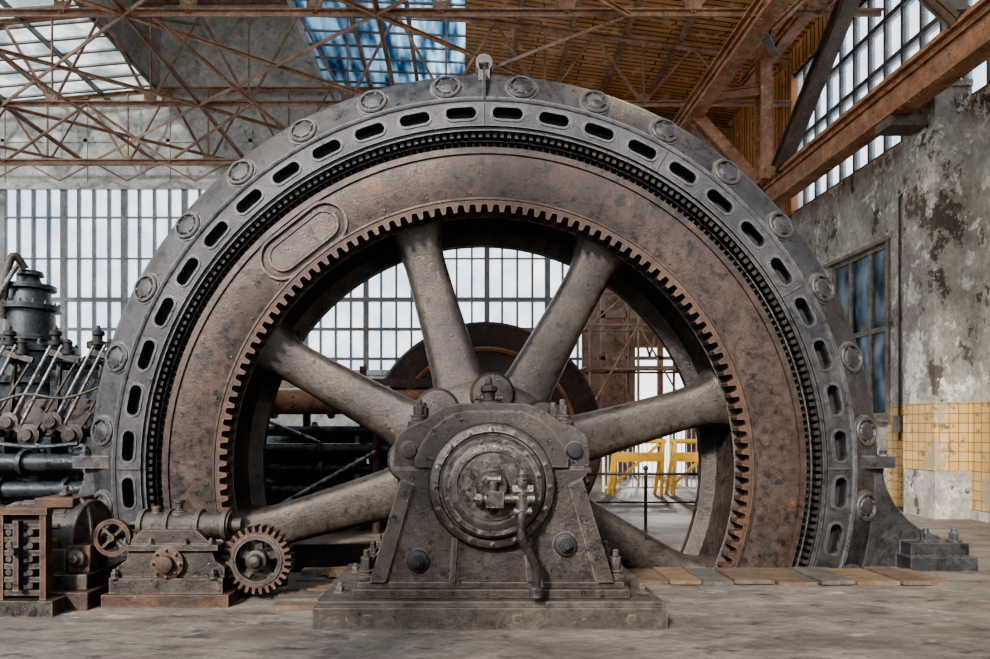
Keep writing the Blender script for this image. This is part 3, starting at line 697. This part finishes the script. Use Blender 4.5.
def truss(d,name):
    Y=d-6.6; b=B([TRUSS,GIRD])
    zt_=lambda x: 11.0+(x+16)*.088-.15 if x<-9.2 else (11.5 if x<0 else 11.38-x*.133)
    zb_=9.3
    xs=[-16+1.195*2*i for i in range(11)]
    b.lbar((-16,Y,zb_),(XR,Y,zb_),.11,.03,0)
    for i in range(len(xs)-1):
        xa,xb=xs[i],xs[i+1]; b.lbar((xa,Y,zt_(xa)),(xb,Y,zt_(xb)),.11,.025,0)
        xm=(xa+xb)/2
        b.lbar((xa,Y,zt_(xa)),(xm,Y,zb_),.07,.02,0,(0,1,0)); b.lbar((xm,Y,zb_),(xb,Y,zt_(xb)),.07,.02,0,(0,1,0))
        b.lbar((xm,Y,zb_),(xm,Y,zt_(xm)),.05,.02,0,(0,1,0))
        b.beam((xm,Y-.02,zb_+.05),(xm,Y+.0,zb_+.22),.3,.02,0,(0,1,0))
    b.done(name)
for k,d in enumerate((9,12.5,16,19.6)): truss(d,'roof_truss' if k==0 else 'roof_truss.%03d'%k)
b=B([TRUSS])
ds=(9-6.6,12.5-6.6,16-6.6,19.6-6.6)
for j in range(3):
    ya,yb=ds[j],ds[j+1]
    for i in range(5):
        xa=-16+4.78*i; xb=xa+4.78
        if xa>2.5 : continue
        b.lbar((xa,ya,9.25),(xb,yb,9.25),.07,.02); b.lbar((xb,ya,9.25),(xa,yb,9.25),.07,.02)
        b.lbar((xa,ya,9.28),(xa,yb,9.28),.09,.025)
        b.lbar((xa,ya,9.28),(xa,yb,11.2 if xa<0 else 10.8),.06,.02)
for i in range(6):
    xa=-16+2.0*i; Y=12.9
    b.lbar((xa,Y,8.75),(xa+1,Y,9.3),.05,.02,0,(0,1,0)); b.lbar((xa+1,Y,9.3),(xa+2,Y,8.75),.05,.02,0,(0,1,0))
for xa in(-15.2,-11.2,-7.2):
    b.lbar((xa,9.4,7.9),(xa+2,9.4,9.3),.07,.02,0,(0,1,0)); b.lbar((xa+4,9.4,7.9),(xa+2,9.4,9.3),.07,.02,0,(0,1,0))
b.lbar((-16,9.4,7.9),(-4.5,9.4,7.9),.10,.03)
for xa in(-14,-10,-6): b.lbar((xa,5.9,9.3),(xa+2.5,9.4,7.9),.06,.02)
b.done('roof_bracing')

# ================================================================ CRANE GIRDER
b=B([GIRD,GIRDD,TRUSS])
b.ibeam((6.85,-2,6.66),(6.85,9.4,6.66),.34,.58,.035,0,.22)
b.bx(6.72,6.98,-2,9.4,6.95,7.02,0)
b.ibeam((5.15,1.5,8.6),(5.15,9.9,8.6),.34,.42,.035,0,.25)
b.ibeam((6.6,8.0,6.9),(6.6,8.0,10.3),.26,.30,.03,0,.25,(0,1,0))
b.ibeam((6.75,7.6,7.0),(6.75,4.2,9.6),.28,.30,.03,1,0)
b.ibeam((5.15,8.3,8.5),(6.8,8.6,6.95),.24,.26,.03,0,.25,(0,1,0))
b.ibeam((5.15,8.0,8.7),(6.7,8.0,8.9),.2,.22,.03,0,0)
b.ibeam((6.75,2.4,7.0),(6.75,4.4,9.6),.22,.24,.03,1,0)
b.ibeam((5.15,4.6,8.6),(6.75,4.4,9.7),.2,.22,.03,0,0)
b.ibeam((6.75,-2,9.7),(6.75,9.4,9.7),.26,.3,.03,0,.3)
b.ibeam((5.15,5.0,8.6),(6.75,7.8,9.65),.16,.2,.025,1,0)
b.lbar((5.15,8.0,8.7),(6.75,4.2,9.6),.1,.03,2)
for y in(3.8,10.3): b.bx(6.7,7.28,y-.0,y+.4,6.2,6.36,1)
b.done('crane_girder')

# ================================================================ RAILINGS, BARRIERS
b=B([IRON,GIRDD])
for x in(1.55,2.35,3.15,3.95):
    b.cyl((x,2.0,0),(x,2.0,.86),.022,.022,10); b.turn((x,2.0,.86),(0,0,1),[(0,.02),(.02,.035),(.05,.035),(.07,.015)],12); b.cyl((x,2.0,0),(x,2.0,.03),.06,.06,12)
b.cyl((1.2,2.0,.82),(3.95,2.0,.82),.02,.02,10); b.cyl((1.2,2.0,.45),(3.95,2.0,.45),.014,.014,10)
b.done('pit_railing')
b=B([WHITE,IRON])
for i in range(26): b.cyl((3.2+.11*i,8.2,0.08),(3.2+.11*i,8.2,1.5),.010,.010,6)
b.cyl((3.1,8.2,1.5),(6.1,8.2,1.5),.025,.025,8);b.cyl((3.1,8.2,.1),(6.1,8.2,.1),.02,.02,8)
for x in(3.1,4.6,6.1): b.cyl((x,8.2,0),(x,8.2,1.55),.03,.03,8)
b.done('site_fence')
b=B([YEL,IRON])
for x0 in(3.1,4.35,5.6):
    for x in(x0,x0+1.0):
        b.cyl((x,7.2,0),(x+.1,7.4,1.15),.04,.04,10); b.cyl((x,7.7,0),(x+.1,7.45,1.15),.04,.04,10)
    b.cyl((x0,7.42,1.15),(x0+1.15,7.42,1.15),.05,.05,12)
    b.bx(x0,x0+1.1,7.3,7.36,.72,.92,0)
    b.beam((x0,7.35,.2),(x0+1.0,7.35,1.1),.06,.05,0,(0,1,0))
b.done('yellow_barrier')
b=B([IRON,FRAMEW])
b.cyl((7.86,5.35,1.2),(7.86,5.35,5.6),.02,.02,8); b.bx(7.80,7.9,5.25,5.45,1.35,1.65,1); b.cyl((7.86,5.35,5.6),(7.86,4.45,5.9),.02,.02,8)
b.done('wall_conduit')

# ================================================================ LIGHT
w=bpy.data.worlds.new('overcast_sky'); bpy.context.scene.world=w; w.use_nodes=True
nt=w.node_tree; nt.nodes.clear(); L=nt.links
o=N(nt,'ShaderNodeOutputWorld'); bg=N(nt,'ShaderNodeBackground'); tc=N(nt,'ShaderNodeTexCoord'); sp=N(nt,'ShaderNodeSeparateXYZ')
L.new(tc.outputs['Generated'],sp.inputs[0]); mx=N(nt,'ShaderNodeMix'); mx.data_type='RGBA'
mx.inputs[6].default_value=(.95,.97,1,1); mx.inputs[7].default_value=(.62,.80,1,1); L.new(sp.outputs[2],mx.inputs[0])
L.new(mx.outputs[2],bg.inputs[0]); bg.inputs[1].default_value=4.0; L.new(bg.outputs[0],o.inputs[0])
s=bpy.data.lights.new('sun','SUN'); s.energy=14; s.angle=math.radians(7); s.color=(1,.93,.85)
so=bpy.data.objects.new('sun',s); bpy.context.collection.objects.link(so)
so.rotation_euler=Vector((.50,1.0,-.70)).to_track_quat('-Z','Y').to_euler()
for nm,loc,e in(('added_ceiling_fill',(3.6,2.2,9.0),420),('added_ceiling_fill.001',(-5,1.5,8.8),300)):  # added warm fill out of frame, brightens roof boards and trusses; no actual fittings
    l=bpy.data.lights.new(nm,'POINT'); l.energy=e; l.color=(1,.78,.54); l.shadow_soft_size=.3
    q=bpy.data.objects.new(nm,l); q.location=loc; bpy.context.collection.objects.link(q)
l=bpy.data.lights.new('added_door_daylight','SPOT'); l.energy=14000; l.color=(1,.96,.9); l.spot_size=math.radians(38); l.shadow_soft_size=.4  # added spot standing in for daylight through the back door onto the floor
q=bpy.data.objects.new('added_door_daylight',l); q.location=(6.6,18,5.4); bpy.context.collection.objects.link(q)
q.rotation_euler=(Vector((4.3,5.5,0))-Vector(q.location)).to_track_quat('-Z','Y').to_euler()
# ================================================================ CAMERA
cam=bpy.data.cameras.new('camera'); co=bpy.data.objects.new('camera',cam); bpy.context.collection.objects.link(co)
cam.lens=24; cam.sensor_width=36; cam.shift_x=.03; cam.shift_y=.101; cam.clip_end=200
co.location=(0,-6.6,1.4); co.rotation_euler=(PI/2,0,0)
bpy.context.scene.camera=co
vs=bpy.context.scene.view_settings
try:
    vs.view_transform='AgX'; vs.look='AgX - Punchy'
except Exception: pass
vs.exposure=.55
